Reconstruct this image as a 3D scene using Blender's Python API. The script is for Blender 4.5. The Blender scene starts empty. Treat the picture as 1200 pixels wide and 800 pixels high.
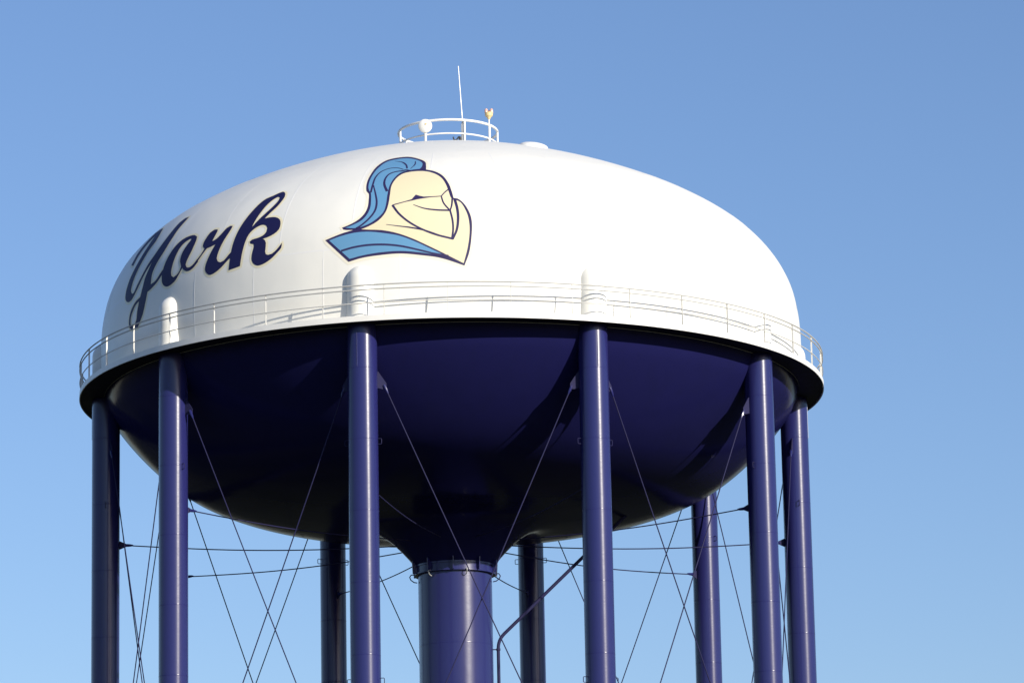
import bpy, bmesh, math, random
from mathutils import Vector, Matrix
from mathutils.geometry import delaunay_2d_cdt
random.seed(7)
PI = math.pi
R = math.radians
SC = bpy.context.scene
COL = SC.collection
Z0 = 26.1                      # height of the walkway's lower edge above the ground

# ---------------------------------------------------------------- camera
cam_d = bpy.data.cameras.new('camera')
cam = bpy.data.objects.new('camera', cam_d)
COL.objects.link(cam)
yaw, pitch, roll = 0.0155069, 0.2208190, -0.0193682
F = Vector((math.sin(yaw) * math.cos(pitch), math.cos(yaw) * math.cos(pitch), math.sin(pitch)))
Rt = Vector((math.cos(yaw), -math.sin(yaw), 0))
Up = Rt.cross(F)
R2 = math.cos(roll) * Rt + math.sin(roll) * Up
U2 = -math.sin(roll) * Rt + math.cos(roll) * Up
m = Matrix((R2, U2, -F)).transposed().to_4x4()
m.translation = Vector((0, -116.7494, Z0 - 24.4260))
cam.matrix_world = m
cam_d.sensor_width = 36
cam_d.lens = 4702.67 / 1200 * 36
cam_d.clip_start = 1
cam_d.clip_end = 20000
SC.camera = cam

# ---------------------------------------------------------------- light
SUN_AZ, SUN_EL = R(41.4), R(18.7)          # azimuth to the right of the line tower -> camera
sd = Vector((math.sin(SUN_AZ) * math.cos(SUN_EL), -math.cos(SUN_AZ) * math.cos(SUN_EL), math.sin(SUN_EL)))
w = bpy.data.worlds.new('World')
SC.world = w
w.use_nodes = True
nt = w.node_tree
bg = nt.nodes['Background']
sky = nt.nodes.new('ShaderNodeTexSky')
sky.sky_type = 'NISHITA'
sky.sun_disc = False
sky.sun_elevation = SUN_EL
sky.sun_rotation = math.atan2(sd.x, sd.y)
sky.altitude = 0
sky.air_density = 1.1
sky.dust_density = 0.5
sky.ozone_density = 4.0
wb = nt.nodes.new('ShaderNodeMix')          # camera white balance: a touch cooler
wb.data_type = 'RGBA'
wb.blend_type = 'MULTIPLY'
wb.inputs[0].default_value = 1.0
wb.inputs[7].default_value = (1.03, 1.0, 1.13, 1)
nt.links.new(sky.outputs[0], wb.inputs[6])
nt.links.new(wb.outputs[2], bg.inputs[0])
bg.inputs[1].default_value = 0.110
sl = bpy.data.lights.new('sun', 'SUN')
sl.energy = 4.9
sl.angle = R(0.53)
sl.color = (1.0, 0.93, 0.80)
so = bpy.data.objects.new('sun', sl)
COL.objects.link(so)
so.rotation_euler = sd.to_track_quat('Z', 'Y').to_euler()
so.location = (60, -60, 80)
SC.view_settings.view_transform = 'Standard'
SC.view_settings.look = 'None'
SC.view_settings.exposure = 0.2
SC.view_settings.gamma = 1.0

# ---------------------------------------------------------------- materials
def mat(name, col, rough=0.4, metal=0.0, spec=0.5, coat=0.0, ior=1.42, coat_rough=0.05, noise=None, bump=None, streak=0.0):
    mt = bpy.data.materials.new(name)
    mt.use_nodes = True
    n = mt.node_tree.nodes
    l = mt.node_tree.links
    b = n['Principled BSDF']
    b.inputs['Base Color'].default_value = (*col, 1)
    b.inputs['Roughness'].default_value = rough
    b.inputs['Metallic'].default_value = metal
    b.inputs['Specular IOR Level'].default_value = spec
    b.inputs['Coat Weight'].default_value = coat
    b.inputs['Coat Roughness'].default_value = coat_rough
    b.inputs['Coat IOR'].default_value = ior
    tc = n.new('ShaderNodeTexCoord')
    src = None
    if noise:                                   # (scale, amount, dark colour)
        sc, amt, c2 = noise
        t = n.new('ShaderNodeTexNoise')
        t.inputs['Scale'].default_value = sc
        t.inputs['Detail'].default_value = 6
        t.inputs['Roughness'].default_value = 0.62
        l.new(tc.outputs['Object'], t.inputs['Vector'])
        mr = n.new('ShaderNodeMapRange')
        mr.inputs[1].default_value = 0.38
        mr.inputs[2].default_value = 0.72
        mr.inputs[3].default_value = 0
        mr.inputs[4].default_value = amt
        l.new(t.outputs['Fac'], mr.inputs[0])
        mx = n.new('ShaderNodeMix')
        mx.data_type = 'RGBA'
        mx.inputs[6].default_value = (*col, 1)
        mx.inputs[7].default_value = (*c2, 1)
        l.new(mr.outputs[0], mx.inputs[0])
        src = mx.outputs[2]
        if streak:                              # rain streaks, long in z
            mp = n.new('ShaderNodeMapping')
            mp.inputs['Scale'].default_value = (2.6, 2.6, 0.16)
            l.new(tc.outputs['Object'], mp.inputs[0])
            t2 = n.new('ShaderNodeTexNoise')
            t2.inputs['Scale'].default_value = 1.0
            t2.inputs['Detail'].default_value = 5
            l.new(mp.outputs[0], t2.inputs['Vector'])
            m2 = n.new('ShaderNodeMapRange')
            m2.inputs[1].default_value = 0.5
            m2.inputs[2].default_value = 0.78
            m2.inputs[4].default_value = streak
            l.new(t2.outputs['Fac'], m2.inputs[0])
            mx2 = n.new('ShaderNodeMix')
            mx2.data_type = 'RGBA'
            l.new(src, mx2.inputs[6])
            mx2.inputs[7].default_value = (*c2, 1)
            l.new(m2.outputs[0], mx2.inputs[0])
            src = mx2.outputs[2]
        l.new(src, b.inputs['Base Color'])
        rr = n.new('ShaderNodeMapRange')
        rr.inputs[3].default_value = rough * 0.85
        rr.inputs[4].default_value = rough * 1.3
        l.new(t.outputs['Fac'], rr.inputs[0])
        l.new(rr.outputs[0], b.inputs['Roughness'])
    if bump:                                    # list of (scale, strength distance)
        prev = None
        for sc, dist in bump:
            t = n.new('ShaderNodeTexNoise')
            t.inputs['Scale'].default_value = sc
            t.inputs['Detail'].default_value = 2
            l.new(tc.outputs['Object'], t.inputs['Vector'])
            bp_ = n.new('ShaderNodeBump')
            bp_.inputs['Strength'].default_value = 1.0
            bp_.inputs['Distance'].default_value = dist
            l.new(t.outputs['Fac'], bp_.inputs['Height'])
            if prev:
                l.new(prev.outputs[0], bp_.inputs['Normal'])
            prev = bp_
        l.new(prev.outputs[0], b.inputs['Normal'])
        l.new(prev.outputs[0], b.inputs['Coat Normal'])
    return mt

M_WHITE = mat('white_tank_paint', (0.83, 0.815, 0.755), 0.40, noise=(0.55, 0.22, (0.69, 0.685, 0.65)), bump=[(0.45, 0.05), (40, 0.0006)], streak=0.16)
M_WHITE2 = mat('white_steel_paint', (0.82, 0.81, 0.78), 0.38, noise=(3.0, 0.25, (0.62, 0.60, 0.56)))
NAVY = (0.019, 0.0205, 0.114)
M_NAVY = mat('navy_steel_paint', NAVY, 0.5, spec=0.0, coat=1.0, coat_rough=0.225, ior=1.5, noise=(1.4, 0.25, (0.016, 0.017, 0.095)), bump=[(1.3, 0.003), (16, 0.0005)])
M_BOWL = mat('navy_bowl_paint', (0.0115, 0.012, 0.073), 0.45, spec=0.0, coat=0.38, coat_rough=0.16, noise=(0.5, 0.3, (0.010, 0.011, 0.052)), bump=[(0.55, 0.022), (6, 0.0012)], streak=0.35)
M_ROD = mat('navy_rod_paint', (0.022, 0.022, 0.075), 0.55, spec=0.12, noise=(4, 0.4, (0.03, 0.027, 0.045)))
M_DECK = mat('dark_deck_paint', (0.010, 0.009, 0.026), 0.6, spec=0.2, noise=(2, 0.4, (0.02, 0.018, 0.02)))
M_LETTER = mat('navy_lettering_paint', (0.010, 0.010, 0.066), 0.5, spec=0.3, noise=(1.2, 0.3, (0.014, 0.013, 0.06)))
M_CREAM = mat('cream_lettering_paint', (0.82, 0.75, 0.53), 0.42, noise=(1.0, 0.3, (0.80, 0.74, 0.58)))
M_EHALO = mat('pale_cream_halo_paint', (0.82, 0.77, 0.62), 0.42, noise=(1.0, 0.4, (0.81, 0.78, 0.68)))
M_ECREAM = mat('cream_emblem_paint', (0.76, 0.675, 0.45), 0.42, noise=(1.0, 0.3, (0.745, 0.67, 0.475)))
M_EBLUE = mat('light_blue_emblem_paint', (0.118, 0.295, 0.50), 0.45, noise=(1.2, 0.35, (0.14, 0.305, 0.48)))
M_ENAVY = mat('navy_emblem_paint', (0.026, 0.018, 0.085), 0.45, noise=(1.2, 0.3, (0.03, 0.022, 0.08)))
M_RAIL = mat('grey_rail_paint', (0.46, 0.46, 0.45), 0.45, noise=(4.0, 0.3, (0.38, 0.38, 0.37)))
M_POST = mat('off_white_post_paint', (0.60, 0.595, 0.57), 0.42, noise=(4.0, 0.3, (0.5, 0.49, 0.46)))
M_GALV = mat('galvanised_steel', (0.62, 0.62, 0.60), 0.42, metal=0.5, noise=(6, 0.4, (0.45, 0.45, 0.44)))
M_DARK = mat('black_rubber', (0.02, 0.02, 0.022), 0.6, noise=(8, 0.3, (0.03, 0.03, 0.03)))
M_RADOME = mat('white_radome_plastic', (0.82, 0.81, 0.77), 0.3, noise=(4, 0.2, (0.72, 0.71, 0.66)))
M_LAMP = mat('amber_lamp_casting', (0.78, 0.60, 0.30), 0.4, noise=(9, 0.4, (0.6, 0.42, 0.2)))
M_LENS = mat('pale_red_lens', (0.72, 0.45, 0.36), 0.12, coat=0.6, noise=(12, 0.3, (0.6, 0.3, 0.24)))
M_SEAM = mat('white_weld_paint', (0.82, 0.81, 0.78), 0.35, noise=(5, 0.2, (0.7, 0.69, 0.66)))

# ground: mown grass with drier and greener patches, bare earth near the tower
M_GROUND = mat('grass_ground', (0.030, 0.036, 0.015), 0.9, spec=0.15, noise=(0.035, 0.9, (0.066, 0.058, 0.033)), bump=[(2.5, 0.15)])

# ---------------------------------------------------------------- data: tank profile (radius, height) and painted outlines (u, s)
LETTERS = [('Y',[[(-9.171,4.27),(-9.403,4.288),(-9.542,4.143),(-9.598,3.746),(-9.701,3.343),(-9.89,2.971),(-10.085,2.743),(-10.301,2.423),
    (-10.528,2.148),(-10.675,1.972),(-10.783,1.963),(-10.885,2.052),(-10.91,2.203),(-10.846,2.451),(-10.714,2.758),(-10.583,3.081),(-10.506,3.364),
    (-10.416,3.574),(-10.515,3.858),(-10.714,4.121),(-10.872,4.277),(-11.187,4.356),(-11.378,4.322),(-11.566,4.32),(-11.599,4.103),(-11.62,3.824),
    (-11.658,3.51),(-11.601,3.244),(-11.598,3.065),(-11.35,2.977),(-11.335,3.193),(-11.307,3.4),(-11.233,3.646),(-11.132,3.868),(-11.008,4.001),
    (-10.889,3.661),(-10.882,3.384),(-10.939,3.101),(-11.075,2.779),(-11.213,2.473),(-11.295,2.163),(-11.277,1.964),(-11.162,1.827),(-10.937,1.752),
    (-10.761,1.781),(-10.585,1.903),(-10.357,2.158),(-10.146,2.437),(-9.874,2.741),(-10.003,2.436),(-10.076,2.271),(-10.109,2.083),(-10.167,1.839),
    (-10.203,1.737),(-10.479,1.654),(-10.721,1.486),(-10.844,1.291),(-10.87,1.107),(-10.812,0.953),(-10.695,0.897),(-10.498,0.879),(-10.309,0.854),
    (-10.17,0.987),(-9.982,1.228),(-9.857,1.549),(-9.79,1.804),(-9.648,1.837),(-9.344,1.978),(-9.106,2.18),(-9.128,2.328),(-9.421,2.059),(-9.66,2.001),
    (-9.672,2.115),(-9.677,2.345),(-9.561,2.618),(-9.355,2.96),(-9.247,3.364),(-9.222,3.729),(-9.178,4.034)],[(-10.26,1.622),(-10.457,1.554),
    (-10.606,1.428),(-10.734,1.266),(-10.761,1.083),(-10.715,1.004),(-10.538,0.978),(-10.386,1.096),(-10.34,1.338),(-10.281,1.528)]]),
    ('o',[[(-9.088,1.973),(-9.12,2.108),(-9.122,2.254),(-9.075,2.508),(-8.973,2.758),(-8.799,3.02),(-8.585,3.173),(-8.325,3.232),(-8.054,3.216),
    (-7.884,3.112),(-7.86,2.966),(-7.919,2.662),(-8.022,2.414),(-8.065,2.259),(-8.009,2.167),(-7.87,2.139),(-7.71,2.214),(-7.606,2.33),(-7.545,2.246),
    (-7.708,2.091),(-7.829,2.035),(-7.984,2.04),(-8.124,2.109),(-8.193,2.182),(-8.281,2.045),(-8.433,1.852),(-8.657,1.755),(-8.829,1.75),
    (-8.999,1.842)],[(-8.647,2.04),(-8.685,2.145),(-8.681,2.323),(-8.63,2.612),(-8.526,2.884),(-8.381,3.031),(-8.164,3.117),(-8.106,3.077),(-8.182,2.966),
    (-8.303,2.763),(-8.353,2.585),(-8.346,2.416),(-8.251,2.232),(-8.294,2.112),(-8.414,2.008),(-8.536,1.969)]]),('r',[[(-7.782,2.138),(-7.61,2.311),
    (-7.474,2.456),(-7.382,2.612),(-7.482,2.715),(-7.487,2.828),(-7.43,2.988),(-7.346,3.148),(-7.223,3.213),(-7.081,3.196),(-7.063,3.116),(-7.106,2.933),
    (-7.143,2.804),(-6.996,2.853),(-6.853,2.997),(-6.726,3.165),(-6.62,3.22),(-6.517,3.198),(-6.535,3.08),(-6.603,2.917),(-6.697,2.71),(-6.771,2.506),
    (-6.823,2.304),(-6.831,2.202),(-6.775,2.102),(-6.676,2.059),(-6.558,2.089),(-6.412,2.231),(-6.321,2.319),(-6.227,2.381),(-6.225,2.172),(-6.379,2.104),
    (-6.473,2.023),(-6.639,1.887),(-6.813,1.791),(-7.011,1.745),(-7.147,1.813),(-7.227,1.929),(-7.219,2.094),(-7.144,2.312),(-7.057,2.507),(-6.978,2.668),
    (-7.091,2.636),(-7.216,2.614),(-7.28,2.605),(-7.407,2.456),(-7.566,2.263),(-7.766,2.05)]]),('k',[[(-6.351,1.765),(-6.343,2.033),(-6.331,2.288),
    (-6.305,2.582),(-6.243,2.919),(-6.137,3.276),(-5.992,3.662),(-5.842,3.999),(-5.721,4.146),(-5.531,4.231),(-5.354,4.339),(-5.239,4.378),(-5.118,4.282),
    (-5.045,4.091),(-5.056,3.92),(-5.137,3.659),(-5.278,3.449),(-5.409,3.251),(-5.252,3.262),(-5.051,3.233),(-4.882,3.119),(-4.816,2.94),(-4.838,2.765),
    (-4.968,2.646),(-5.159,2.574),(-5.309,2.547),(-5.232,2.494),(-5.183,2.394),(-5.176,2.262),(-5.176,2.133),(-5.144,2.049),(-5.074,2.022),(-4.959,2.038),
    (-4.804,2.159),(-4.673,2.325),(-4.681,2.174),(-4.794,2.046),(-4.98,1.882),(-5.206,1.773),(-5.391,1.753),(-5.535,1.838),(-5.601,1.991),(-5.589,2.197),
    (-5.565,2.339),(-5.585,2.424),(-5.697,2.459),(-5.728,2.531),(-5.665,2.578),(-5.51,2.596),(-5.328,2.652),(-5.228,2.757),(-5.227,2.881),(-5.319,2.998),
    (-5.467,3.025),(-5.658,2.938),(-5.814,2.769),(-5.88,2.574),(-5.924,2.316),(-5.949,2.094),(-5.967,1.827)],[(-5.77,3.013),(-5.736,3.196),(-5.64,3.543),
    (-5.537,3.834),(-5.405,4.046),(-5.294,4.132),(-5.214,4.078),(-5.196,3.95),(-5.273,3.731),(-5.433,3.48),(-5.583,3.284)]])]
EMB_BASE = [(-0.705,4.921),(-0.725,5.225),(-0.774,5.534),(-0.962,5.805),(-1.407,6.154),(-1.785,6.15),(-2.147,5.955),(-2.359,5.457),(-2.441,4.805),
    (-2.457,4.289),(-2.394,3.887),(-2.309,3.769),(-2.274,3.528),(-2.268,3.216),(-2.336,2.992),(-2.478,2.814),(-2.691,2.677),(-2.932,2.583),(-2.882,2.517),
    (-2.609,2.481),(-2.941,2.398),(-3.386,2.244),(-2.707,1.544),(-2.336,1.63),(-1.86,1.675),(-1.304,1.689),(-0.753,1.617),(-0.248,1.523),(0.378,1.296),
    (0.512,1.675),(0.588,2.196),(0.601,2.644),(0.526,2.965),(0.382,3.255),(0.231,3.412),(0.129,3.432),(0.08,3.714),(-0.007,4.088),(-0.198,4.529),
    (-0.449,4.793)]
EMB_PLUME = [(-2.278,3.815),(-2.361,4.033),(-2.39,4.322),(-2.371,4.721),(-2.286,5.268),(-2.1,5.762),(-1.746,5.96),(-1.405,5.97),(-1.036,5.716),
    (-0.868,5.442),(-0.853,5.135),(-0.911,4.972),(-1.16,4.927),(-1.449,4.804),(-1.613,4.541),(-1.727,4.119),(-1.751,3.643),(-1.754,3.29),(-1.807,3.003),
    (-1.992,2.773),(-2.239,2.61),(-2.546,2.535),(-2.84,2.568),(-2.643,2.636),(-2.385,2.779),(-2.245,2.984),(-2.189,3.238),(-2.213,3.587),(-2.25,3.784)]
EMB_COLLAR = [(-3.27,2.222),(-2.981,2.314),(-2.581,2.389),(-2.183,2.39),(-1.743,2.314),(-1.352,2.217),(-0.922,2.024),(-0.498,1.791),(-0.046,1.547),(-0.52,1.647),(-0.795,1.698),(-1.304,1.759),(-1.818,1.751),(-2.294,1.701),(-2.678,1.625)]
EMB_HELM = [(-1.41,4.696),(-1.147,4.805),(-0.748,4.802),(-0.443,4.638),(-0.22,4.373),(-0.092,4.051),(-0.011,3.716),(0.066,3.415),(0.185,3.35),(0.316,3.256),(0.44,2.993),(0.517,2.696),(0.535,2.293),(0.473,1.816),(0.358,1.361),(0.046,1.536),(-0.33,1.749),(-0.667,1.938),(-1.008,2.123),(-1.396,2.292),(-1.789,2.405),(-2.186,2.454),(-2.386,2.481),(-2.191,2.556),(-1.935,2.716),(-1.752,2.971),(-1.686,3.285),(-1.676,3.671),(-1.674,4.074),(-1.575,4.444)]
EMB_SLOT = [(-1.217,3.325),(-1.042,3.414),(-0.993,3.501),(-0.934,3.597),(-0.823,3.544),(-0.619,3.488),(-0.215,3.512),(-0.64,3.45),(-0.863,3.41),(-1.018,3.368)]
EMB_STROKES = [
    ('p',[(-2.252,3.798),(-2.251,4.178),(-2.24,4.573),(-2.13,4.918),(-1.909,5.117),(-1.65,5.128),(-1.433,4.992)],(0.0403,0.0358,0.0224)),
    ('p',[(-2.224,4.134),(-2.099,3.711),(-2.026,3.376),(-2.042,3.079),(-2.166,2.84),(-2.373,2.622),(-2.523,2.523)],(0.0224,0.0403,0.0358)),
    ('p',[(-1.774,3.806),(-1.897,4.137),(-1.918,4.437),(-1.838,4.716),(-1.657,4.851),(-1.385,4.895)],(0.0538,0.0403,0.0448)),
    ('p',[(-1.844,5.745),(-1.568,5.605),(-1.385,5.323),(-1.316,5.037)],(0.009,0.0403,0.0358)),
    ('p',[(-1.113,5.632),(-1.099,5.315),(-1.209,5.002)],(0.0179,0.0314,0.0134)),
    ('p',[(-1.506,4.854),(-1.363,4.927),(-1.181,4.884)],(0.0448,0.0582,0.0179)),
    ('c',[(-2.916,1.877),(-2.563,1.954),(-2.169,1.988),(-1.735,1.972),(-1.305,1.905),(-0.837,1.775),(-0.499,1.674)],(0.0403,0.0403,0.0314)),
    ('c',[(-0.626,1.706),(-0.331,1.627),(-0.037,1.57)],(0.0179,0.0448,0.0448)),
    ('h',[(-1.569,3.228),(-1.218,3.337),(-1.042,3.401)],(0.0269,0.0224,0.0224)),
    ('h',[(-0.686,3.485),(-0.417,3.493),(-0.215,3.505)],(0.0269,0.0224,0.0224)),
    ('h',[(-0.215,3.505),(-0.125,3.65),(-0.001,3.801)],(0.0224,0.0269,0.0314)),
    ('h',[(-0.215,3.505),(-0.148,3.234),(0.025,2.959)],(0.0269,0.0314,0.0314)),
    ('h',[(-0.988,3.208),(-0.675,3.059),(-0.324,2.99),(0.033,2.97)],(0.0134,0.0358,0.0403)),
    ('h',[(0.025,2.959),(0.071,3.141),(0.093,3.414)],(0.0269,0.0314,0.0358)),
    ('h',[(-1.569,3.228),(-1.373,2.917),(-1.101,2.636),(-0.753,2.394),(-0.369,2.21),(0.097,2.066)],(0.0448,0.0358,0.0403)),
    ('h',[(0.025,2.97),(0.085,2.648),(0.097,2.346),(0.063,2.076)],(0.0358,0.0358,0.0358)),
    ('h',[(0.155,3.394),(0.222,3.023),(0.237,2.698),(0.195,2.345),(0.08,2.057)],(0.0538,0.0493,0.0403)),
    ('h',[(-1.709,2.58),(-1.358,2.508),(-1.011,2.44),(-0.667,2.346),(-0.284,2.189)],(0.009,0.0314,0.0269)),
]
UPPER = [(10.4615,0.3),(10.4605,0.4915),(10.4574,0.6778),(10.4524,0.8613),(10.4455,1.0416),(10.4365,1.2185),(10.4257,1.3914),(10.413,1.56),
    (10.3985,1.7235),(10.3823,1.8813),(10.3645,2.0323),(10.3455,2.1753),(10.3255,2.3087),(10.3051,2.4302),(10.2852,2.5361),(10.2669,2.623),
    (10.2477,2.7047),(10.2269,2.7847),(10.2046,2.863),(10.1808,2.9397),(10.1555,3.0146),(10.1289,3.0876),(10.1011,3.1589),(10.072,3.2282),
    (10.0418,3.2955),(10.0099,3.3621),(9.9755,3.4297),(9.9386,3.4981),(9.8991,3.5672),(9.8571,3.6369),(9.8125,3.7071),(9.7653,3.7777),(9.7156,3.8485),
    (9.6633,3.9195),(9.6084,3.9905),(9.5512,4.0612),(9.4917,4.1314),(9.43,4.2011),(9.3661,4.2702),(9.2999,4.3386),(9.2315,4.4062),(9.161,4.473),
    (9.0883,4.5389),(9.0135,4.6039),(8.9355,4.6688),(8.8514,4.7358),(8.7615,4.8045),(8.6661,4.8746),(8.5656,4.9455),(8.4603,5.0171),(8.3504,5.0888),
    (8.2363,5.1607),(8.118,5.2323),(7.9957,5.3037),(7.8656,5.3768),(7.7274,5.4518),(7.5823,5.528),(7.4311,5.6048),(7.2745,5.6819),(7.1132,5.759),
    (6.9476,5.8357),(6.7781,5.9121),(6.605,5.9878),(6.4286,6.0627),(6.2492,6.1369),(6.067,6.2101),(5.8825,6.2822),(5.6958,6.3532),(5.5071,6.423),
    (5.3164,6.4916),(5.1239,6.5589),(4.9296,6.625),(4.7335,6.6899),(4.5359,6.7534),(4.3366,6.8157),(4.1359,6.8766),(3.9338,6.9363),(3.7302,6.9946),
    (3.5251,7.0517),(3.3184,7.1075),(3.1102,7.1621),(2.9007,7.2154),(2.6898,7.2675),(2.4776,7.3183),(2.2642,7.3678),(2.0497,7.4161),(1.834,7.463),
    (1.6173,7.5088),(1.3996,7.5532),(1.1808,7.5964)]
LOWER = [(10.3712,0.0493),(10.3273,-0.044),(10.2764,-0.1438),(10.2185,-0.2493),(10.154,-0.3592),(10.0831,-0.4728),(10.0063,-0.5891),(9.9237,-0.7076),
    (9.8358,-0.8275),(9.7428,-0.9485),(9.6448,-1.0701),(9.5423,-1.192),(9.4352,-1.3139),(9.3239,-1.4356),(9.2085,-1.5569),(9.0893,-1.6775),
    (8.9684,-1.7951),(8.8473,-1.9084),(8.726,-2.0174),(8.6048,-2.1218),(8.4842,-2.2214),(8.3643,-2.3158),(8.2458,-2.4049),(8.1291,-2.4883),
    (8.0151,-2.5655),(7.9044,-2.6362),(7.7984,-2.6999),(7.6919,-2.7597),(7.577,-2.82),(7.4547,-2.88),(7.3258,-2.9393),(7.191,-2.9974),(7.0507,-3.054),
    (6.9056,-3.1087),(6.7561,-3.1615),(6.6023,-3.2121),(6.4446,-3.2605),(6.283,-3.3065),(6.118,-3.3502),(5.9497,-3.3914),(5.7784,-3.4301),
    (5.6044,-3.4661),(5.4279,-3.4996),(5.249,-3.5304),(5.068,-3.5585),(4.8849,-3.5839),(4.6999,-3.6066),(4.5132,-3.6266),(4.3247,-3.6439),
    (4.1323,-3.6588)]

# ---------------------------------------------------------------- mesh helpers
class MB:
    def __init__(s):
        s.v = []
        s.f = []
    def lathe(s, prof, n=96, a0=0.0, a1=2 * PI, ox=0, oy=0):
        full = abs(a1 - a0 - 2 * PI) < 1e-6
        cols = n if full else n + 1
        b = len(s.v)
        for i in range(cols):
            a = a0 + (a1 - a0) * i / n
            for r, z in prof:
                s.v.append((ox + r * math.sin(a), oy - r * math.cos(a), z))
        k = len(prof)
        for i in range(n):
            j = (i + 1) % cols
            for q in range(k - 1):
                s.f.append((b + i * k + q, b + j * k + q, b + j * k + q + 1, b + i * k + q + 1))
        return s
    def tube(s, pts, r, n=8, closed=False, cap=True):
        pts = [Vector(p) for p in pts]
        m_ = len(pts)
        b = len(s.v)
        up = Vector((0, 0, 1))
        x = None
        for i, p in enumerate(pts):
            if closed:
                t = pts[(i + 1) % m_] - pts[i - 1]
            else:
                t = pts[min(i + 1, m_ - 1)] - pts[max(i - 1, 0)]
            t.normalize()
            if closed or x is None:
                u = up if abs(t.z) < 0.95 else Vector((1, 0, 0))
                x = t.cross(u).normalized()
            else:
                x = (x - t * x.dot(t)).normalized()
            y = x.cross(t)
            rr = r[i] if isinstance(r, (list, tuple)) else r
            for k in range(n):
                a = 2 * PI * k / n
                s.v.append(tuple(p + rr * (math.cos(a) * x + math.sin(a) * y)))
        for i in range(m_ if closed else m_ - 1):
            j = (i + 1) % m_
            for k in range(n):
                l_ = (k + 1) % n
                s.f.append((b + i * n + k, b + i * n + l_, b + j * n + l_, b + j * n + k))
        if cap and not closed:
            s.f.append(tuple(b + k for k in reversed(range(n))))
            s.f.append(tuple(b + (m_ - 1) * n + k for k in range(n)))
        return s
    def hexa(s, c8):
        b = len(s.v)
        s.v += [tuple(p) for p in c8]
        for q in ((0, 3, 2, 1), (4, 5, 6, 7), (0, 1, 5, 4), (1, 2, 6, 5), (2, 3, 7, 6), (3, 0, 4, 7)):
            s.f.append(tuple(b + i for i in q))
        return s
    def box(s, c, ex, ey, ez, hx, hy, hz):
        c, ex, ey, ez = Vector(c), Vector(ex), Vector(ey), Vector(ez)
        p = [c + ex * hx * i + ey * hy * j + ez * hz * k for k in (-1, 1) for i, j in ((-1, -1), (1, -1), (1, 1), (-1, 1))]
        return s.hexa(p)
    def prism(s, poly, nrm, t):                     # poly: 3-D points of a flat plate
        nrm = Vector(nrm).normalized() * t / 2
        b = len(s.v)
        k = len(poly)
        s.v += [tuple(Vector(p) - nrm) for p in poly] + [tuple(Vector(p) + nrm) for p in poly]
        s.f.append(tuple(b + i for i in reversed(range(k))))
        s.f.append(tuple(b + k + i for i in range(k)))
        for i in range(k):
            j = (i + 1) % k
            s.f.append((b + i, b + j, b + k + j, b + k + i))
        return s
    def build(s, name, mt, parent=None, smooth=True, angle=40, label=None):
        me = bpy.data.meshes.new(name)
        me.from_pydata(s.v, [], s.f)
        me.update()
        bm = bmesh.new()
        bm.from_mesh(me)
        bmesh.ops.recalc_face_normals(bm, faces=bm.faces)
        bm.to_mesh(me)
        bm.free()
        if smooth:
            me.shade_smooth()
            me.set_sharp_from_angle(angle=R(angle))
        me.materials.append(mt)
        o = bpy.data.objects.new(name, me)
        COL.objects.link(o)
        if parent:
            o.parent = parent
        if label:
            o['label'] = label
        return o

def empty(name, label=None, cat=None, loc=(0, 0, 0), parent=None):
    o = bpy.data.objects.new(name, None)
    COL.objects.link(o)
    o.location = loc
    o.empty_display_size = 0.3
    if label:
        o['label'] = label
    if cat:
        o['category'] = cat
    if parent:
        o.parent = parent
    return o

def copy_part(src, parent, rot=0.0):
    """a copy of a part and its sub-parts, turned about the tower's axis"""
    c = src.copy()
    COL.objects.link(c)
    c.parent = parent
    c.rotation_euler = (0, 0, src.rotation_euler.z + rot)
    for ch in src.children:
        d_ = ch.copy()
        COL.objects.link(d_)
        d_.parent = c
    return c

def pol(r, a, z):                    # a in radians, 0 = towards the camera, positive to the right
    return Vector((r * math.sin(a), -r * math.cos(a), z))

# ---------------------------------------------------------------- setting
g = MB()
ring_r = [0, 20, 60, 150, 400, 1200, 4000, 12000]
g.lathe([(r_, 0.0) for r_ in ring_r[1:]], 64)
b0 = len(g.v)
g.v.append((0, 0, 0))
for i in range(64):
    g.f.append((b0, i * 7, ((i + 1) % 64) * 7))
gr = g.build('ground', M_GROUND, smooth=False)
gr['kind'] = 'structure'

# ---------------------------------------------------------------- the tower (all heights below are relative to the walkway's lower edge)
tower = empty('water_tower', 'white and navy water tower on ten columns, lettered York beside a knight helmet emblem', 'water tower', (0, 0, Z0))
H = Z0
AZ0 = -0.239754                      # azimuth of one column
NC = 10
RC, DC = 10.234, 0.817               # column ring radius, column diameter
RW = 11.02                          # walkway outer radius

# the lowest course of the shell leans in a little towards the walkway
def lean(z):
    for (za, fa), (zb, fb) in (((0.3, 0.127), (0.9, 0.065)), ((0.9, 0.065), (1.3, 0.04)), ((1.3, 0.04), (1.8, 0.012)), ((1.8, 0.012), (2.1, 0.0))):
        if za <= z <= zb:
            return fa + (fb - fa) * (z - za) / (zb - za)
    return 0.0
UPPER = [(r_ - lean(max(z_, 0.3)), z_) for r_, z_ in UPPER]
LOWER = [(r_ - max(0.0, 0.09 * (z_ + 0.5) / 0.55), z_) for r_, z_ in LOWER]
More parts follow.
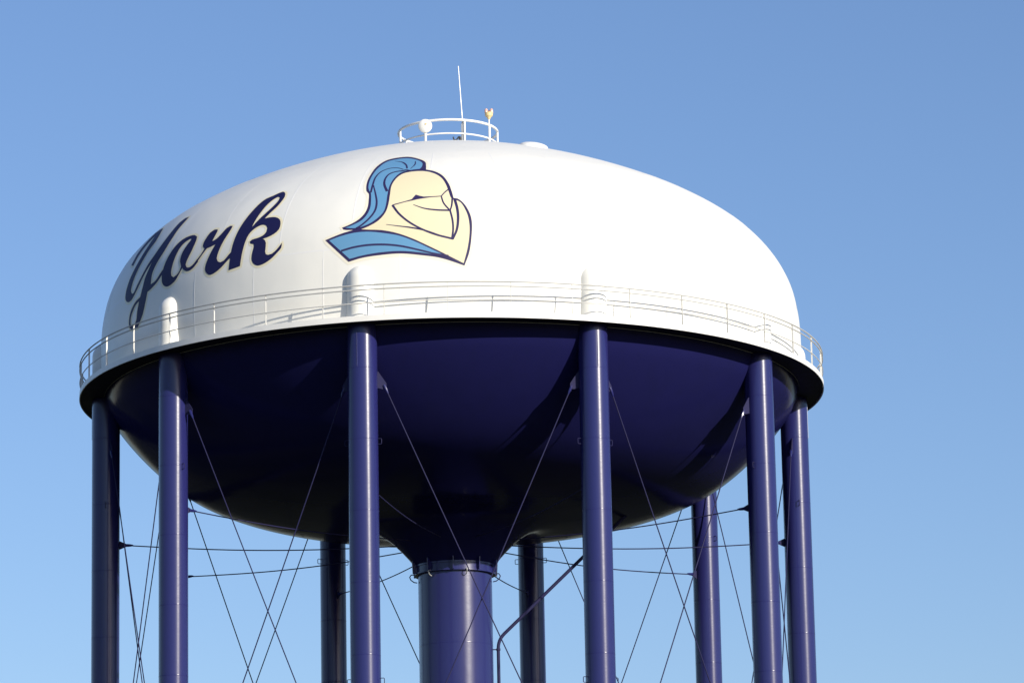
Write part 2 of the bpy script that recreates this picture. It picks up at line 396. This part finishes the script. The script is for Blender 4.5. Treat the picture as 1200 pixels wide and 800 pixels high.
# shell above the walkway, with a thin closed crown
prof = [(10.295, 0.035)] + UPPER + [(0.0, UPPER[-1][1] + 0.006)]
MB().lathe(prof, 320).build('tank_shell', M_WHITE, tower, angle=60)
shell = [o for o in tower.children if o.name == 'tank_shell'][0]
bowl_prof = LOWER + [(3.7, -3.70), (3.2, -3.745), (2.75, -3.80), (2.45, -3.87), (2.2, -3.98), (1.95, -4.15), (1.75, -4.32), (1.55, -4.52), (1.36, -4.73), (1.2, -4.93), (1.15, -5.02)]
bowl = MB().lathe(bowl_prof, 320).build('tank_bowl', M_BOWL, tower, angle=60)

# arc length along the upper profile -> radius, height, normal
ARC = [0.0]
for (a, b) in zip(UPPER, UPPER[1:]):
    ARC.append(ARC[-1] + math.hypot(b[0] - a[0], b[1] - a[1]))
def on_shell(u, s_, off):
    i = 0
    while i < len(ARC) - 2 and ARC[i + 1] < s_:
        i += 1
    t = (s_ - ARC[i]) / (ARC[i + 1] - ARC[i])
    (r0, z0), (r1, z1) = UPPER[i], UPPER[i + 1]
    r_ = r0 + t * (r1 - r0)
    z_ = z0 + t * (z1 - z0)
    l_ = math.hypot(r1 - r0, z1 - z0)
    nr, nz = (z1 - z0) / l_, -(r1 - r0) / l_
    return pol(r_ + nr * off, u / 10.0, z_ + nz * off)

def shell_arc_at(z):
    for i in range(len(UPPER) - 1):
        if UPPER[i + 1][1] >= z:
            t = (z - UPPER[i][1]) / (UPPER[i + 1][1] - UPPER[i][1])
            return ARC[i] + t * (ARC[i + 1] - ARC[i])

# weld seams of the shell plates: raised beads
def seam_strip(path, wid, hgt):
    """path: (u, s) points; a low ridge on the shell"""
    mb = MB()
    n = len(path)
    for i, (u, s_) in enumerate(path):
        u0, s0 = path[max(i - 1, 0)]
        u1, s1 = path[min(i + 1, n - 1)]
        du, ds = u1 - u0, s1 - s0
        l_ = math.hypot(du, ds)
        px, py = -ds / l_ * wid, du / l_ * wid
        for k, hh in ((-1, 0.0015), (0, hgt), (1, 0.0015)):
            mb.v.append(tuple(on_shell(u + px * k, s_ + py * k, hh)))
    for i in range(n - 1):
        for k in (0, 1):
            mb.f.append((i * 3 + k, i * 3 + k + 1, i * 3 + 3 + k + 1, i * 3 + 3 + k))
    return mb
s_lo, s_mid, s_top = 0.02, shell_arc_at(2.25), shell_arc_at(5.62)
for k in range(-4, 14):
    a = R(-43.6 + 12 * k)
    if abs(math.degrees(a)) < 104:
        seam_strip([(a * 10, s_lo + (s_mid - s_lo) * i / 6) for i in range(7)], 0.020, 0.006).build('weld_seam', M_SEAM, shell, angle=80)
for k in range(-4, 14):
    a = R(-51.2 + 12 * k)
    if abs(math.degrees(a)) < 104:
        seam_strip([(a * 10, s_mid + (s_top - s_mid) * i / 24) for i in range(25)], 0.020, 0.006).build('weld_seam', M_SEAM, shell, angle=80)
for s_, hh in ((s_mid, 0.002), (s_top, 0.007)):
    seam_strip([(u * 0.2, s_) for u in range(-100, 101)], 0.026, hh).build('weld_seam', M_SEAM, shell, angle=80)

# ---------------------------------------------------------------- painted emblem and lettering (flat paint that follows the shell)
def spline(pts, closed=True, corner=52, step=0.07):
    n = len(pts)
    P = [Vector(p) for p in pts]
    def is_corner(i):
        if not closed and i in (0, n - 1):
            return True
        a_, b_, c_ = P[i - 1], P[i], P[(i + 1) % n]
        d1, d2 = (b_ - a_), (c_ - b_)
        if d1.length < 1e-6 or d2.length < 1e-6:
            return False
        return d1.angle(d2) > R(corner)
    C_ = [is_corner(i) for i in range(n)]
    out = []
    for i in range(n if closed else n - 1):
        j = (i + 1) % n
        p1, p2 = P[i], P[j]
        l_ = (p2 - p1).length
        t1 = (p2 - p1) if C_[i] else (p2 - P[i - 1]) * l_ / max((p2 - p1).length + (p1 - P[i - 1]).length, 1e-6)
        t2 = (p2 - p1) if C_[j] else (P[(j + 1) % n] - p1) * l_ / max((P[(j + 1) % n] - p2).length + l_, 1e-6)
        k = max(1, int(l_ / step))
        for q in range(k):
            t = q / k
            h1, h2, h3, h4 = 2 * t**3 - 3 * t**2 + 1, t**3 - 2 * t**2 + t, -2 * t**3 + 3 * t**2, t**3 - t**2
            out.append(p1 * h1 + t1 * h2 + p2 * h3 + t2 * h4)
    if not closed:
        out.append(P[-1])
    return out

def area(l_):
    return 0.5 * sum(l_[i - 1].x * l_[i].y - l_[i].x * l_[i - 1].y for i in range(len(l_)))

def orient(l_, ccw=True):
    return l_ if (area(l_) > 0) == ccw else list(reversed(l_))

def offset(l_, d_):
    n = len(l_)
    out = []
    for i in range(n):
        a_, b_ = l_[i - 1], l_[(i + 1) % n]
        t = (b_ - a_)
        if t.length < 1e-7:
            out.append(l_[i])
            continue
        t.normalize()
        out.append(l_[i] + Vector((t.y, -t.x)) * d_)
    return out

def winding(loops, p):
    wn = 0
    for l_ in loops:
        x1, y1 = l_[-1]
        for q in l_:
            x2, y2 = q
            if y1 <= p[1]:
                if y2 > p[1] and (x2 - x1) * (p[1] - y1) - (p[0] - x1) * (y2 - y1) > 0:
                    wn += 1
            elif y2 <= p[1] and (x2 - x1) * (p[1] - y1) - (p[0] - x1) * (y2 - y1) < 0:
                wn -= 1
            x1, y1 = x2, y2
    return wn

def decal(name, loops, off, mt, parent, label=None, grid=0.13):
    loops = [[(p.x, p.y) for p in l_] for l_ in loops]
    vs, es = [], []
    for l_ in loops:
        b = len(vs)
        vs += [Vector(p) for p in l_]
        es += [(b + i, b + (i + 1) % len(l_)) for i in range(len(l_))]
    xs = [v.x for v in vs]
    ys = [v.y for v in vs]
    y = min(ys) + grid / 2
    row = 0
    while y < max(ys):
        x = min(xs) + grid * (0.3 + 0.5 * (row % 2))
        while x < max(xs):
            if winding(loops, (x, y)) > 0:
                vs.append(Vector((x, y)))
            x += grid
        y += grid
        row += 1
    V, E_, F_ = delaunay_2d_cdt(vs, es, [], 0, 1e-5)[:3]
    mb = MB()
    mb.v = [tuple(on_shell(v.x, v.y, off)) for v in V]
    for f_ in F_:
        c = (sum(V[i].x for i in f_) / len(f_), sum(V[i].y for i in f_) / len(f_))
        if winding(loops, c) > 0:
            mb.f.append(tuple(f_))
    me = bpy.data.meshes.new(name)
    used = sorted({i for f_ in mb.f for i in f_})
    ix = {k: i for i, k in enumerate(used)}
    me.from_pydata([mb.v[k] for k in used], [], [tuple(ix[i] for i in f_) for f_ in mb.f])
    me.update()
    bm = bmesh.new()
    bm.from_mesh(me)
    for f_ in bm.faces:                    # face outwards
        c = f_.calc_center_median()
        if f_.normal.dot(Vector((c.x, c.y, 4))) < 0:
            f_.normal_flip()
    bm.to_mesh(me)
    bm.free()
    me.shade_smooth()
    me.materials.append(mt)
    o = bpy.data.objects.new(name, me)
    COL.objects.link(o)
    o.parent = parent
    if label:
        o['label'] = label
    return o

def stroke_loop(pts, ws):
    c = spline(pts, closed=False, step=0.06, corner=75)
    n = len(c)
    lft, rgt = [], []
    for i in range(n):
        t = c[min(i + 1, n - 1)] - c[max(i - 1, 0)]
        t.normalize()
        q = i / (n - 1)
        wv = ws[0] + (ws[1] - ws[0]) * q * 2 if q < 0.5 else ws[1] + (ws[2] - ws[1]) * (q - 0.5) * 2
        nrm = Vector((-t.y, t.x)) * wv / 2
        lft.append(c[i] + nrm)
        rgt.append(c[i] - nrm)
    return orient(lft + rgt[::-1])

emblem = empty('helmet_emblem', 'knight helmet emblem in cream, light blue and navy paint', parent=tower)
base_l = orient(spline(EMB_BASE))
decal('emblem_halo', [orient(offset(base_l, 0.085))], 0.004, M_EHALO, emblem)
decal('emblem_outline', [base_l], 0.008, M_ENAVY, emblem)
decal('plume', [orient(spline(EMB_PLUME))], 0.012, M_EBLUE, emblem)
decal('neck_guard', [orient(spline(EMB_COLLAR))], 0.0122, M_EBLUE, emblem)
decal('helmet', [orient(spline(EMB_HELM))], 0.0124, M_ECREAM, emblem)
decal('visor_slot', [orient(spline(EMB_SLOT, corner=40))], 0.0155, M_ENAVY, emblem)
for kind, nm in (('p', 'plume_line'), ('c', 'neck_guard_line'), ('h', 'helmet_line')):
    decal(nm, [stroke_loop(p, [q * 1.42 for q in ws]) for k, p, ws in EMB_STROKES if k == kind], 0.016, M_ENAVY, emblem)

lettering = empty('lettering', 'word York in navy script with cream edging', parent=tower)
halo = []
let = []
for ch, loops in LETTERS:
    ls = [orient(spline(loops[0], corner=48))] + [orient(spline(h_, corner=48), False) for h_ in loops[1:]]
    let.append((ch, ls))
    halo.append(offset(ls[0], 0.07))
    for h_ in ls[1:]:
        ho = offset(h_, 0.06)
        if area(ho) < 0:
            halo.append(ho)
decal('letter_edging', halo, 0.004, M_CREAM, lettering)
for i, (ch, ls) in enumerate(let):
    decal('letter', ls, 0.008 + 0.0012 * i, M_LETTER, lettering, label='navy script letter ' + ch)

# ---------------------------------------------------------------- walkway and guard rail
walk = MB().lathe([(10.20, 0.045), (RW - 0.03, 0.045), (RW - 0.03, 0.085), (10.20, 0.085), (10.20, 0.045)], 240).build('walkway', M_DECK, tower, angle=30)
MB().lathe([(RW - 0.027, 0.0), (RW, 0.0), (RW, 0.155), (RW - 0.027, 0.155), (RW - 0.027, 0.0)], 240).build('fascia', M_WHITE2, walk, angle=30, label='white edge band of the walkway')
MB().lathe([(10.25, 0.090), (RW - 0.032, 0.090), (RW - 0.032, 0.096), (10.25, 0.096), (10.25, 0.090)], 240).build('deck_plate', M_WHITE2, walk, angle=30, label='white painted top of the walkway')

rail = empty('guard_rail', 'white tubular guard rail round the walkway', parent=tower)
RR = RW - 0.015
for z_, rad in ((1.0, 0.020), (0.875, 0.018), (0.50, 0.0145)):
    n = 320
    MB().tube([pol(RR, 2 * PI * i / n, z_) for i in range(n)], rad, 8, closed=True).build('rail', M_POST if z_ < 0.6 else M_RAIL, rail)
post = None
for k in range(40):
    a = R(-0.45 + 9 * k)
    if post is None:
        e = pol(1, a, 0)
        t = pol(1, a + PI / 2, 0)
        mb = MB().box(pol(RR - 0.020, a, 0.585), e, t, (0, 0, 1), 0.022, 0.009, 0.43)
        mb.box(pol(RR - 0.04, a, 0.1655), e, t, (0, 0, 1), 0.035, 0.03, 0.008)
        post = mb.build('post', M_POST, rail, smooth=False)
    else:
        copy_part(post, rail, R(9 * k))

# ---------------------------------------------------------------- columns
def column_prof(r, ztop, zbot, seams):
    return [(0.0, ztop), (r, ztop), (r, zbot)]
def weld_rings(parent, r, seams, n, ox=0, oy=0):
    """each circumferential weld is a part of its own; they share one mesh"""
    o = None
    for zs in seams:
        if o is None:
            o = MB().lathe([(r - 0.002, 0.020), (r + 0.0022, 0.008), (r + 0.0022, -0.008), (r - 0.002, -0.020)], n, ox=ox, oy=oy).build('weld_ring', M_NAVY, parent, angle=20)
        else:
            c = o.copy()
            COL.objects.link(c)
            c.parent = parent
            o_ = c
        (o if zs == seams[0] else o_).location.z = zs
seam_z = [-1.17 - 1.96 * k for k in range(13)]
first = None
rc = DC / 2
Z_G, Z_B = -1.62, -13.2                # brace heights
PIN = 0.60                             # distance of the brace pin from the column's axis
chord = PI / 2 + PI / NC               # angle between the radius and the chord to the next column
def col_dir(a, side):                  # unit vector from the column towards its neighbour
    b_ = a + side * 2 * PI / NC
    return (pol(1, b_, 0) - pol(1, a, 0)).normalized()
for k in range(NC):
    a = AZ0 + k * 2 * PI / NC
    if first is None:
        c0 = pol(RC, a, 0)
        mb = MB().lathe(column_prof(rc, 0.04, -H, seam_z), 48, ox=c0.x, oy=c0.y)
        first = mb.build('column', M_NAVY, tower, angle=35)
        weld_rings(first, rc, seam_z[:6], 48, c0.x, c0.y)
        # white cap above the walkway, rounded at the top
        cap = [(rc, 0.0855), (rc, 1.33)] + [(rc * math.cos(t * PI / 20), 1.33 + 0.41 * math.sin(t * PI / 20)) for t in range(1, 11)]
        MB().lathe(cap, 48, ox=c0.x, oy=c0.y).build('column_cap', M_WHITE, first, angle=60, label='white rounded column top above the walkway')
        for side in (-1, 1):
            e = col_dir(a, side)
            nrm = Vector((-e.y, e.x, 0))
            for zg, sg in ((Z_G, 1), (Z_B, -1)):
                poly = [c0 + e * (rc - 0.05) + Vector((0, 0, zg + sg * 0.40)), c0 + e * (rc + 0.02) + Vector((0, 0, zg + sg * 0.40)),
                        c0 + e * (PIN + 0.05) + Vector((0, 0, zg + sg * 0.07)), c0 + e * (PIN + 0.05) + Vector((0, 0, zg - sg * 0.09)),
                        c0 + e * (PIN - 0.06) + Vector((0, 0, zg - sg * 0.09)), c0 + e * (rc + 0.02) + Vector((0, 0, zg - sg * 0.06)), c0 + e * (rc - 0.05) + Vector((0, 0, zg - sg * 0.06))]
                MB().prism(poly, nrm, 0.022).build('gusset', M_ROD, first, smooth=False)
        for zl in (-3.18, -9.7):       # small pull-bar lugs on both flanks
            for side in (-1, 1):
                t = pol(1, a + side * PI / 2, 0)
                q = c0 + t * (rc - 0.01)
                pts = [q + Vector((0, 0, zl + 0.075)), q + t * 0.10 + Vector((0, 0, zl + 0.075)), q + t * 0.115 + Vector((0, 0, zl + 0.06)),
                       q + t * 0.115 + Vector((0, 0, zl - 0.06)), q + t * 0.10 + Vector((0, 0, zl - 0.075)), q + Vector((0, 0, zl - 0.075))]
                MB().tube(pts, 0.011, 6).build('lug', M_ROD, first)
        base = MB().lathe([(0.75, -H + 0.0), (0.75, -H + 0.35), (rc + 0.003, -H + 0.352)], 32, ox=c0.x, oy=c0.y)
        base.build('footing', mat('concrete', (0.36, 0.35, 0.32), 0.85, noise=(3, 0.5, (0.26, 0.25, 0.23))), first, angle=30)
        # vertical plate weld and conduit on the top piece
        MB().tube([pol(RC + rc * math.cos(R(24)), 0, 0) for _ in range(0)] or [c0 + pol(rc, a - R(6), z_) for z_ in (-0.1, -1.15)], 0.010, 6).build('weld_seam', M_NAVY, first)
    else:
        copy_part(first, tower, k * 2 * PI / NC)

# ---------------------------------------------------------------- riser
riser = MB().lathe(column_prof(1.085, -5.02, -H, [-7.35, -10.1, -13.0, -16.0, -19, -22]), 96).build('riser', M_NAVY, tower, angle=35)
weld_rings(riser, 1.085, [-7.35, -10.1], 96)
MB().lathe([(1.10, -4.97), (1.19, -4.97), (1.19, -5.02), (1.165, -5.025), (1.165, -5.20), (1.20, -5.21), (1.20, -5.25), (1.10, -5.255)], 96).build('collar', M_NAVY, riser, angle=30)
fin = None
for k in range(10):
    a = R(-2 + 36 * k)
    if fin is None:
        fin = MB().prism([pol(1.1, a, -5.23), pol(1.29, a, -5.23), pol(1.31, a, -4.86), pol(1.1, a, -4.86)], pol(1, a + PI / 2, 0), 0.03).build('stiffener', M_NAVY, riser, smooth=False)
    else:
        copy_part(fin, riser, R(36 * k))
for az_ in (16, -37, -88, 88, 150):
    a = R(az_)
    mb = MB()
    e = pol(1, a, 0)
    q = pol(1.19, a, -5.26)
    kk = 0.85 if abs(az_) == 88 else 0.55
    mb.tube([q + kk * v_ for v_ in (Vector((0, 0, 0.06)), e * 0.12 + Vector((0, 0, 0.06)), e * 0.17 + Vector((0, 0, -0.02)), e * 0.13 + Vector((0, 0, -0.12)), e * 0.02 + Vector((0, 0, -0.20)), e * -0.09 + Vector((0, 0, -0.22)))], 0.016, 8)
    mb.build('shackle', M_GALV if abs(az_) != 88 else M_ROD, riser)

# ---------------------------------------------------------------- bracing rods between neighbouring columns (two per bay)
def clevis(p, d_, r_):
    d_ = d_.normalized()
    return MB().tube([p - d_ * 0.03, p + d_ * 0.05, p + d_ * 0.16, p + d_ * 0.24], [0.035, 0.045, 0.036, r_], 8)
rod = {}
for k in range(NC):
    for side in (1, -1):
        a = AZ0 + k * 2 * PI / NC
        if k == 0:
            b_ = a + side * 2 * PI / NC
            e = col_dir(a, side)
            p0 = pol(RC, a, Z_G) + e * PIN + pol(0.022 * side, a, 0)
            p1 = pol(RC, b_, Z_B) - e * PIN + pol(0.022 * side, b_, 0)
            mb = MB()
            n = 12
            mb.tube([p0.lerp(p1, i / n) + Vector((0, 0, -0.05 * math.sin(PI * i / n))) for i in range(n + 1)], 0.0165, 8)
            rod[side] = mb.build('brace_rod', M_ROD, tower)
            clevis(p0, p1 - p0, 0.0165).build('clevis', M_NAVY, rod[side])
            clevis(p1, p0 - p1, 0.0165).build('clevis', M_NAVY, rod[side])
        else:
            copy_part(rod[side], tower, k * 2 * PI / NC)
# horizontal tie rods from each column to the foot of the bowl
tie = None
for k in range(NC):
    a = AZ0 + k * 2 * PI / NC
    if tie is None:
        p0, p1 = pol(RC - rc - 0.16, a, -4.30), pol(1.45, a, -4.35)
        n = 16
        tie = MB().tube([p0.lerp(p1, i / n) + Vector((0, 0, -0.14 * math.sin(PI * i / n))) for i in range(n + 1)], 0.017, 8).build('tie_rod', M_ROD, tower)
        clevis(p0, p1 - p0, 0.017).build('clevis', M_NAVY, tie)
        e = pol(1, a, 0)
        MB().prism([pol(RC - rc + 0.03, a, -4.16), pol(RC - rc + 0.03, a, -4.44), pol(RC - rc - 0.22, a, -4.33), pol(RC - rc - 0.22, a, -4.27)], pol(1, a + PI / 2, 0), 0.02).build('gusset', M_ROD, tie, smooth=False)
    else:
        copy_part(tie, tower, k * 2 * PI / NC)

# ---------------------------------------------------------------- overflow pipe from the bowl to the riser and down
def bend(pts, rad, n=6):
    out = [Vector(pts[0])]
    for a_, b_, c_ in zip(pts, pts[1:], pts[2:]):
        a_, b_, c_ = Vector(a_), Vector(b_), Vector(c_)
        u = (a_ - b_).normalized() * rad
        v = (c_ - b_).normalized() * rad
        for i in range(n + 1):
            t = i / n
            out.append((b_ + u) * (1 - t)**2 + b_ * 2 * t * (1 - t) + (b_ + v) * t * t)
    out.append(Vector(pts[-1]))
    return out
pipe_pts = [(5.1, 0.0, -3.5), (1.235, 0.0, -7.16), (1.235, 0.0, -H + 0.6), (2.2, -0.4, -H + 0.35)]
pipe = MB().tube(bend(pipe_pts, 0.26), 0.050, 14).build('overflow_pipe', M_ROD, tower)
for z_ in (-7.45, -11.5, -15.5, -19.5, -23.5):
    mb = MB().box((1.13, 0, z_), (1, 0, 0), (0, 1, 0), (0, 0, 1), 0.07, 0.03, 0.012)
    mb.lathe([(0.052, z_ - 0.03), (0.064, z_ - 0.03), (0.064, z_ + 0.03), (0.052, z_ + 0.03)], 20, ox=1.235)
    mb.build('pipe_bracket', M_ROD, pipe, angle=30)

# ---------------------------------------------------------------- on the roof: ring rail, vent dome
def roof_z(r_):
    pts = UPPER[::-1]
    for (ra, za), (rb, zb) in zip(pts, pts[1:]):
        if ra <= r_ <= rb:
            return za + (zb - za) * (r_ - ra) / (rb - ra)
    return UPPER[-1][1]
rring = empty('roof_railing', 'white railing ring on the crown of the tank', parent=tower)
RQ = 1.49
zq = roof_z(RQ)
for z_, rad in ((8.25, 0.040), (7.83, 0.026)):
    n = 72
    MB().tube([pol(RQ, 2 * PI * i / n, z_) for i in range(n)], rad, 8, closed=True).build('rail', M_WHITE2, rring)
p_ = None
for az_ in (-74, -27, 19.5, 57, 88, 134, 180, -122):
    a = R(az_)
    c = pol(RQ, a, 0)
    MB().tube([c + Vector((0, 0, zq - 0.03)), c + Vector((0, 0, 8.24))], 0.032, 10).build('post', M_WHITE2, rring)
    
vent = MB()
P = Vector((2.478, -4.096, 0))
pr = [(0.50, -0.25), (0.50, 0.02), (0.49, 0.06), (0.45, 0.12), (0.38, 0.17), (0.27, 0.215), (0.14, 0.24), (0.0, 0.248)]
zc = roof_z(P.length)
vent.lathe([(r_ * 0.86, z_ * 0.86 if z_ < 0 else z_ * 0.62) for r_, z_ in pr], 40)
vo = vent.build('roof_vent', M_WHITE2, tower, angle=50, label='low white domed hatch on the roof')
vo.location = (P.x, P.y, zc - 0.035)
vo.rotation_euler = Vector((P.x, P.y, 0)).normalized().lerp(Vector((0, 0, 1)), 0.80).normalized().to_track_quat('Z', 'Y').to_euler()

# ---------------------------------------------------------------- equipment standing on the roof (things of their own)
a = R(18.6)
ant_loc = pol(1.40, a, roof_z(1.40) + H)
ant = empty('whip_antenna', 'tall thin white whip antenna on a stout post at the crown railing', 'antenna', ant_loc)
MB().tube([(0, 0, -0.02), (0, 0, 0.60)], 0.052, 14).build('mounting_post', M_WHITE2, ant)
MB().tube([(0.0, 0, 0.60), (-0.005, 0, 0.66)], 0.032, 10).build('ferrule', M_GALV, ant)
MB().tube([(-0.004, 0, 0.62), (-0.05, 0, 1.4), (-0.105, 0, 2.40)], [0.017, 0.014, 0.010], 8).build('whip', M_RADOME, ant)
mb = MB().tube(bend([(-0.05, 0, 0.10), (-0.11, -0.02, 0.22), (-0.20, -0.02, 0.10), (-0.27, -0.02, 0.10), (-0.29, -0.02, 0.20)], 0.04), 0.022, 8)
mb.tube([(-0.09, -0.02, 0.03), (-0.09, -0.02, 0.20)], 0.035, 8)
mb.build('cable_clip', M_DARK, ant)

a = R(-26.6)
dl = pol(1.50, a, roof_z(1.50) + H)
dish = empty('dish_antenna', 'small round white dish antenna on the left of the crown railing', 'antenna', dl)
MB().tube([(0, -0.06, -0.02), (0, -0.06, 0.42)], 0.040, 12).build('mounting_post', M_WHITE2, dish)
dr = MB()
dprof = [(0.0, 0.16), (0.10, 0.155), (0.16, 0.10), (0.195, 0.04), (0.205, 0.0), (0.205, -0.05), (0.195, -0.062), (0.10, -0.095), (0.0, -0.105)]
dr.lathe(dprof, 40)
do = dr.build('dish', M_RADOME, dish, angle=50)
fwd = Vector((-0.12, -1, -0.12)).normalized()         # the front of the dish looks at the camera's side
do.rotation_euler = (-fwd).to_track_quat('Z', 'Y').to_euler()
do.location = (0, -0.10, 0.54)
kb = MB().lathe([(0.0, -0.125), (0.022, -0.12), (0.03, -0.10), (0.03, -0.09)], 14).build('feed_cap', M_LAMP, do)
kb.location = (-0.03, 0.05, 0)

a = R(56)
ll = pol(1.49, a, 8.25 + H)
lamp = empty('beacon_lamp', 'small amber twin obstruction lamp on a thin pole at the crown railing', 'lamp', ll)
MB().tube([(0, 0, -0.62), (0, 0, 0.23)], 0.022, 10).build('pole', M_WHITE2, lamp)
bd = MB().lathe([(0.0, 0.18), (0.04, 0.18), (0.05, 0.22), (0.115, 0.28), (0.125, 0.37), (0.11, 0.385), (0.0, 0.39)], 18)
bd.build('lamp_body', M_LAMP, lamp, angle=35)
for s_ in (-1, 1):
    ln = MB().lathe([(0.052, 0.365), (0.055, 0.40), (0.050, 0.47), (0.035, 0.50), (0.0, 0.51)], 14)
    lo_ = ln.build('lens', M_LENS, lamp)
    lo_.location = (0.078 * s_, 0, 0)
MB().box((0, 0, 0.40), (1, 0, 0), (0, 1, 0), (0, 0, 1), 0.03, 0.04, 0.035).build('terminal_box', mat('rust_red_paint', (0.30, 0.11, 0.05), 0.5, noise=(10, 0.4, (0.2, 0.07, 0.03))), lamp, smooth=False)
